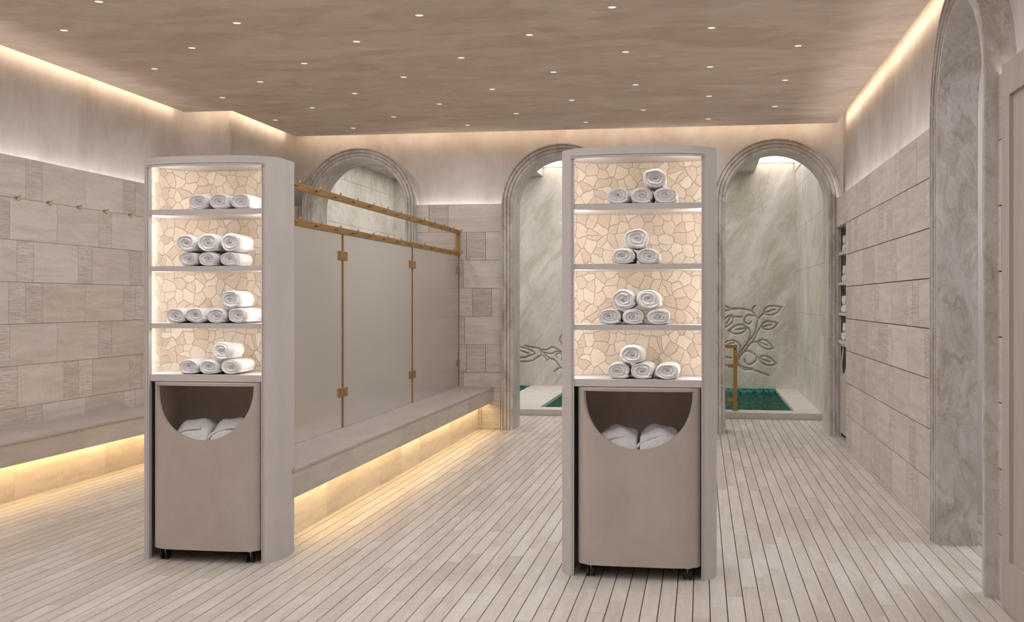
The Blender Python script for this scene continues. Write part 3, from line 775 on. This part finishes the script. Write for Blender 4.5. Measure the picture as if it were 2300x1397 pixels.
def towel_mesh(w, h, ln, seed, tail=1):
    """rolled towel: spiral of thick terry at the front face, soft roll behind"""
    r = random.Random(seed); nth, nr = 84, 30; turns = 2.7+r.random()*0.7; ph0 = r.random()*2*PI
    v = []; f = []
    lump = [(r.uniform(-.03, .03), r.uniform(0, 6.3), k) for k in (2, 3, 5)]
    th0 = -0.55+r.uniform(-.25, .25) if tail > 0 else PI+0.4+r.uniform(-.25, .25)
    flat = max(0.0, 1.0-h/w)
    def rad(th):
        q = ((th-th0) % (2*PI))/(2*PI)
        base = 0.90+0.10*q+(0.07*math.exp(-((1-q)/0.05)**2))
        return base*(1+sum(a*math.sin(k*th+p) for a, p, k in lump))
    ns = 2.0+flat*1.1
    def outline(th, rho):
        c, s = math.cos(th), math.sin(th)
        x = math.copysign(abs(c)**(2/ns), c)*w/2; z = math.copysign(abs(s)**(2/ns), s)*h/2
        k = rad(th) if rho > 0.55 else 1+(rad(th)-1)*max(0, rho/0.55)**2
        return x*rho*k, z*rho*k
    cx0, cz0 = r.uniform(-.08, .08)*w, r.uniform(-.08, .06)*h
    for i in range(nr):
        rho = max(0.012, i/(nr-1)); 
        for j in range(nth):
            th = 2*PI*j/nth; x, z = outline(th, rho)
            x += cx0*(1-rho)**2; z += cz0*(1-rho)**2
            q = rho*turns-((th+ph0) % (2*PI))/(2*PI)
            fr = q % 1.0; ridge = math.sqrt(max(0, 1-(2*fr-1)**2))
            wob = 0.5+0.5*math.sin(q*2.3+th*2+seed)
            y = -0.0115*ridge*(0.75+0.5*wob)+0.014*(1-rho)**1.5
            if rho > 0.9: y = y*(1-(rho-0.9)/0.1)+0.004*((rho-0.9)/0.1)
            v.append((x+r.uniform(-.0006, .0006), y+r.uniform(-.0008, .0008), z))
    prof = [(0.012, 1.0), (0.10*ln, 1.015), (0.3*ln, 1.0), (0.55*ln, 1.01), (0.8*ln, 1.0), (0.95*ln, 0.97), (0.99*ln, 0.88), (ln, 0.6), (ln, 0.05)]
    for y, k in prof:
        for j in range(nth):
            th = 2*PI*j/nth; x, z = outline(th, 1.0)
            v.append((x*k, y+(r.uniform(-.001, .001)), z*k+(r.uniform(-.0007, .0007))))
    rows = nr+len(prof)
    for i in range(rows-1):
        for j in range(nth):
            k = (j+1) % nth; f.append((i*nth+j, i*nth+k, (i+1)*nth+k, (i+1)*nth+j))
    f.append(tuple(reversed(range(nth)))); f.append(tuple((rows-1)*nth+j for j in range(nth)))
    zmin = min(p[2] for p in v)
    v = [(x, y, z-zmin) for x, y, z in v]
    me = bpy.data.meshes.new('rolled_towel'); me.from_pydata(v, [], f); me.materials.append(M['towel'])
    me.polygons.foreach_set('use_smooth', [True]*len(me.polygons))
    return me
TSEED = [11]
def towels(loc, spec, which, rz=0.0, xs=1.0):
    R = Matrix.Rotation(rz, 3, 'Z'); L0 = Vector(loc)
    pn = {1: ['only'], 2: ['left', 'right'], 3: ['left', 'middle', 'right'], 4: ['leftmost', 'second from left', 'third from left', 'rightmost']}
    for shelf, zt, items in spec:
        for row in (0, 1):
            its = [q for q in items if (q[2] > 0.05) == bool(row)]
            for k, (x, w_, z, h_, ln) in enumerate(its):
                TSEED[0] += 1
                me = towel_mesh(w_*1.0, h_, ln, TSEED[0], 1)
                o = bpy.data.objects.new('rolled_towel', me); COL.objects.link(o)
                zz = zt if row == 0 else zt+z
                o.location = R @ Vector((x, -0.137+random.uniform(-.004, .006), zz))+L0
                o.rotation_euler = (0, 0, rz+random.uniform(-.04, .04))
                if row == 0: d = '%s in the bottom row, %s shelf of the %s' % (pn[len(its)][k], shelf, which)
                else: d = ('alone on top of the row, %s shelf of the %s' % (shelf, which)) if len(its) == 1 else '%s in the upper row, %s shelf of the %s' % (pn[len(its)][k], shelf, which)
                tag(o, 'rolled towel, '+d, 'towel', 'rolled towels on the '+which)
T2 = [('top', 1.760, [(-0.094,0.110,0,0.078,.24),(0.020,0.108,0,0.079,.24),(0.131,0.114,0,0.079,.24),(0.081,0.113,0.074,0.094,.24)]),
      ('second', 1.475, [(-0.067,0.116,0,0.076,.24),(0.050,0.115,0,0.076,.24),(-0.004,0.120,0.073,0.094,.24)]),
      ('third', 1.188, [(-0.130,0.112,0,0.076,.24),(-0.019,0.109,0,0.076,.24),(0.098,0.112,0,0.076,.24),(-0.067,0.115,0.073,0.095,.24),(0.050,0.114,0.073,0.095,.24)]),
      ('lowest', 0.930, [(-0.088,0.110,0,0.078,.24),(0.023,0.113,0,0.078,.24),(0.139,0.114,0,0.078,.24),(-0.027,0.120,0.074,0.088,.24)])]
T1 = [('top', 1.760, [(-0.054,0.113,0,0.080,.24),(0.059,0.110,0,0.080,.24),(0.168,0.106,0,0.080,.24)]),
      ('second', 1.475, [(-0.110,0.106,0,0.074,.23),(0.000,0.108,0,0.074,.23),(0.109,0.098,0,0.074,.22),(-0.119,0.112,0.072,0.088,.23),(0.000,0.116,0.072,0.094,.23),(0.112,0.104,0.072,0.096,.20)]),
      ('third', 1.188, [(-0.178,0.109,0,0.078,.22),(-0.068,0.109,0,0.078,.24),(0.043,0.109,0,0.078,.24),(0.153,0.108,0,0.078,.24),(0.113,0.112,0.075,0.093,.19)]),
      ('lowest', 0.930, [(-0.104,0.111,0,0.078,.24),(0.006,0.108,0,0.078,.24),(0.114,0.104,0,0.078,.22),(0.068,0.106,0.074,0.092,.17)])]

# ------------------------------------------------------------------ towel hampers on castors
CW = 0.2935; CD = 0.205; CN = 5.0; CZ0, CZ1 = 0.062, 0.893
def hamper(loc, label, rz=0):
    t = thing('towel_hamper', label, 'hamper', loc, rz)
    HR = 0.258; hz = 0.866; ht = 0.878
    cols = sorted(set([round(float(q), 5) for q in np.concatenate([-HR*np.cos(np.linspace(0, PI, 49)), -HR-(CW-HR)*np.linspace(0, 1, 18)**0.5, HR+(CW-HR)*np.linspace(0, 1, 18)**0.5])]))
    fr = []
    for x in cols:
        y = -CD*(max(0, 1-(abs(x)/CW)**CN))**(1/CN); fr.append((x, y))
    b = MB()
    back = [sup(CW, CD, q, CN) for q in np.linspace(0, PI, 60)]
    def zlow(x): return hz-math.sqrt(max(0, HR*HR-x*x))
    for (xa, ya), (xb, yb) in zip(fr[:-1], fr[1:]):
        if abs((xa+xb)/2) < HR:
            b.quad((xa, ya, CZ0), (xb, yb, CZ0), (xb, yb, zlow(xb)), (xa, ya, zlow(xa)))
            b.quad((xa, ya, ht), (xb, yb, ht), (xb, yb, CZ1), (xa, ya, CZ1))
        else:
            for z0, z1 in ((CZ0, hz), (hz, ht), (ht, CZ1)): b.quad((xa, ya, z0), (xb, yb, z0), (xb, yb, z1), (xa, ya, z1))
    for (xa, ya), (xb, yb) in zip(back[:-1], back[1:]):
        for z0, z1 in ((CZ0, hz), (hz, ht), (ht, CZ1)): b.quad((xa, ya, z0), (xb, yb, z0), (xb, yb, z1), (xa, ya, z1))
    sh = b.build('shell', M['cart'], t, smooth=False, weld=True, solid=0.016)
    ins = [sup(CW-0.017, CD-0.017, q, CN) for q in np.linspace(0, 2*PI, 81)[:-1]]
    m = MB(); k = len(ins)
    li = [sup(CW-0.0175, CD-0.0175, q, CN) for q in np.linspace(-0.5, PI+0.5, 60)]
    m.grid([[(x, y, CZ0+0.02) for x, y in li], [(x, y, CZ1-0.017) for x, y in li]])
    for z in (CZ1-0.0165, CZ1-0.0005, CZ0+0.001, 0.45):
        i = len(m.v); m.v += [(x, y, z) for x, y in ins]; m.f.append(tuple(range(i, i+k))); m.a.append((0.5, 0))
    m.build('lining', M['cartin'], t, fix=False)
    for x in (-0.226, 0.226):
        for y in (-0.145, 0.145):
            cst = MB(); cst.box(x-0.013, x+0.013, y-0.013, y+0.013, 0.052, CZ0+0.0005); cst.tube([(x, y, 0.0525), (x, y, 0.026)], 0.006, 10)
            c = cst.build('caster', M['steel'], t)
            for s in (-1, 1):
                wmb = MB(); wmb.tube([(x+s*0.008, y, 0.0255), (x+s*0.0085, y, 0.0255), (x+s*0.018, y, 0.0255), (x+s*0.021, y, 0.0255)], [0.020, 0.0255, 0.0255, 0.018], 20)
                wmb.build('wheel', M['black'], c, smooth=False, bevel=0.001)
    return t

def heap_towel(name_label, loc, w, d, h, seed, rz=0, side=1):
    """a towel folded in half and dropped in the hamper: a soft hump with a hem fold"""
    r = random.Random(seed); nu, nv = 40, 28; rows = []
    for i in range(nu+1):
        a = PI*i/nu; row = []
        for j in range(nv+1):
            y = -d/2+d*j/nv; e_ = (1-min(1, abs(2*j/nv-1))**2.6)**0.5
            bump_ = 0.008*math.sin(5*y/d*3+seed)+0.006*math.sin(a*6+y*20+seed)
            x = -math.cos(a)*(w/2)*(0.93+0.07*math.sin(a)); z = (math.sin(a)**0.36)*h*e_+bump_*math.sin(a)*e_
            x = side*min(side*x, 0.088)     # the two humps press against each other
            row.append((x, y, z))
        rows.append(row)
    b = MB(); b.grid(rows)
    # turned hem across the hump
    hem = []
    for i in range(nu+1):
        a = PI*(0.12+0.5*i/nu); q_ = 0.62+0.05*math.sin(a*2); hem.append((-math.cos(a)*(w/2)*(0.93+0.07*math.sin(a)), -d/2*q_, (math.sin(a)**0.36)*h*(1-q_**2.6)**0.5+0.002))
    o = b.build('folded_towel', M['towel'], None, smooth=True, fix=True, solid=0.008)
    o.location = loc; o.rotation_euler = (0, 0, rz)
    tag(o, name_label, 'towel', 'used towels in the hampers')
    hm = MB(); hm.tube(hem, 0.0075, 8); hm.build('hem', M['towel'], o, smooth=True)
    return o

CY = 5.551
U1, U2 = (-2.447, CY, 0), (-0.297, CY, 0)
N1, N2 = 'left towel column', 'right towel column'
stone_column(U1, 'curved plaster column with four lit towel shelves, in front of the glass screen')
stone_column(U2, 'curved plaster column with four lit towel shelves, in front of the right arch')
towels(U1, T1, N1); towels(U2, T2, N2)
h1 = hamper((U1[0]+0.008, CY-0.022, 0), 'beige rolling towel hamper with half-round opening under the left towel column')
h2 = hamper((U2[0]+0.008, CY-0.022, 0), 'beige rolling towel hamper with half-round opening under the right towel column')
for (u, nm) in ((U1, 'left'), (U2, 'right')):
    heap_towel('rounded white towel on the left in the hamper of the %s towel column' % nm, (u[0]-0.093, CY-0.025, 0.452), 0.245, 0.35, 0.240, 3 if nm == 'left' else 5, 0.0, 1)
    heap_towel('rounded white towel on the right in the hamper of the %s towel column' % nm, (u[0]+0.099, CY-0.02, 0.452), 0.240, 0.35, 0.246, 9 if nm == 'left' else 12, 0.0, -1)

# ------------------------------------------------------------------ towel recess at the far end of the right wall
t = thing('recess_shelving', 'narrow shelves of towels recessed at the far end of the right wall', 'shelf unit', (XR+0.22, (NY0+NY1)/2, 0))
for z in (1.760, 1.475, 1.188): boxobj('shelf', M['column'], t, -0.20, 0.215, -(NY1-NY0)/2+0.001, (NY1-NY0)/2-0.001, z-0.025, z)
boxobj('counter', M['column'], t, -0.20, 0.215, -(NY1-NY0)/2+0.001, (NY1-NY0)/2-0.001, 0.896, 0.93)
R3 = [('top', 1.760, [(-0.26,0.112,0,0.078,.24),(-0.14,0.112,0,0.078,.24),(-0.20,0.112,0.074,0.092,.24)]), ('second', 1.475, [(-0.25,0.114,0,0.076,.24),(-0.13,0.112,0,0.078,.24),(-0.19,0.112,0.074,0.092,.24)]),
      ('third', 1.188, [(-0.26,0.114,0,0.076,.24),(-0.14,0.112,0,0.078,.24),(-0.20,0.112,0.074,0.092,.24)]), ('lowest', 0.930, [(-0.25,0.114,0,0.076,.24),(-0.13,0.112,0,0.078,.24),(-0.19,0.112,0.074,0.092,.24)])]
towels((XR+0.19, (NY0+NY1)/2, 0), R3, 'right wall recess', -PI/2)
h3 = copy_tree(h2); h3.location = (XR+0.225, (NY0+NY1)/2+0.02, 0); h3.rotation_euler = (0, 0, -PI/2)
h3['label'] = 'beige rolling towel hamper standing in the recess at the far end of the right wall'

# ------------------------------------------------------------------ brass guard rail at the pool
t = thing('pool_guard_rail', 'brass handrail with glass panel at the edge of the pool', 'railing', (0.376, 13.03, DZ))
boxobj('post', M['brass'], t, -0.021, 0.021, -0.021, 0.021, 0.0, 0.69, bevel=0.002)
boxobj('foot_plate', M['brass'], t, -0.032, 0.032, -0.032, 0.032, 0.0, 0.008)
b = MB(); b.tube([(0, 0, 0.688), (0, 0, 0.702)], 0.013, 12); b.build('collar', M['black'], t)
boxobj('handrail', M['brass'], t, -1.0, 0.024, -0.024, 0.024, 0.70, 0.74, bevel=0.003)
boxobj('glass_panel', M['clear'], t, -0.93, -0.032, -0.006, 0.006, 0.06, 0.698)
for z in (0.50, 0.12): boxobj('clamp', M['brass'], t, -0.080, -0.020, -0.016, 0.016, z-0.02, z+0.02, bevel=0.002)
boxobj('post', M['brass'], t, -0.98, -0.94, -0.021, 0.021, 0.0, 0.70, bevel=0.002)

# ------------------------------------------------------------------ tall framed cupboard in the right foreground
t = thing('wardrobe_cupboard', 'tall limewashed wood cupboard with framed doors at the right edge', 'cupboard', (1.26, 3.9, 0))
boxobj('carcass', M['wood'], t, 0.022, 0.52, -1.3, 1.218, 0.002, 2.298)
for y0, y1 in ((0.0, 1.218), (-1.3, -0.004)):
    d = MB(); z0, z1 = 0.004, 2.30; sw = 0.118; rb = 0.212; rt = 0.142
    d.box(0.0, 0.0215, y0, y0+sw, z0, z1); d.box(0.0, 0.0215, y1-sw, y1, z0, z1)
    d.box(0.0, 0.0215, y0+sw, y1-sw, z0, rb); d.box(0.0, 0.0215, y0+sw, y1-sw, z1-rt, z1)
    dr = d.build('door', M['wood'], t)
    boxobj('inset_panel', M['wood'], dr, 0.014, 0.0214, y0+sw, y1-sw, rb, z1-rt)

# ------------------------------------------------------------------ recessed downlights
ordn = ['first', 'second', 'third', 'fourth', 'fifth', 'sixth']
rown = ['row closest to the back wall', 'second row from back wall', 'third row from back wall', 'fourth row from back wall', 'fifth row from back wall', 'sixth row from back wall', 'seventh row from back wall', 'eighth row from back wall', 'row nearest picture top']
proto = None
for k in range(0, 21):
    y = 10.80-0.60*k
    xs = [0.064-1.146*j for j in range(4)] if k % 2 == 0 else [0.637-1.146*j for j in range(5)]
    for j, x in enumerate(sorted(xs)):
        lab = ('small round ceiling downlight, %s from left in %s' % (ordn[j], rown[k])) if k < 9 else 'small round ceiling downlight out of view above the camera'
        if proto is None:
            o = thing('ceiling_downlight', lab, 'light', (x, y, ZC), 0, 'recessed ceiling downlights'); proto = o
            b = MB(); n = 28; ro, ri = 0.030, 0.0245
            b.grid([[(ro*math.cos(2*PI*i/n), ro*math.sin(2*PI*i/n), z) for i in range(n)] for z in (0.0005, -0.0012)], closed=True)
            b.grid([[(r*math.cos(2*PI*i/n), r*math.sin(2*PI*i/n), -0.0012) for i in range(n)] for r in (ro, ri)], closed=True)
            b.build('trim_ring', M['ceiling'], o)
            b = MB(); b.v = [(ri*math.cos(2*PI*i/n), ri*math.sin(2*PI*i/n), -0.0010) for i in range(n)]; b.f = [tuple(reversed(range(n)))]; b.a = [(0.5, 0)]
            b.build('lens', M['lens'], o, fix=False)
        else:
            o = copy_tree(proto); o.location = (x, y, ZC); o['label'] = lab
        if k >= 9: o['group'] = 'downlights out of view above the camera'
        l = bpy.data.lights.new('downlight_beam', 'SPOT'); l.energy = P_DOWN; l.color = C_DOWN; l.spot_size = math.radians(80 if (k == 1 and x < -3.9) else 172); l.spot_blend = 0.7; l.shadow_soft_size = 0.024
        lo = bpy.data.objects.new('downlight_beam', l); COL.objects.link(lo); lo.location = (x, y, ZC-0.012)
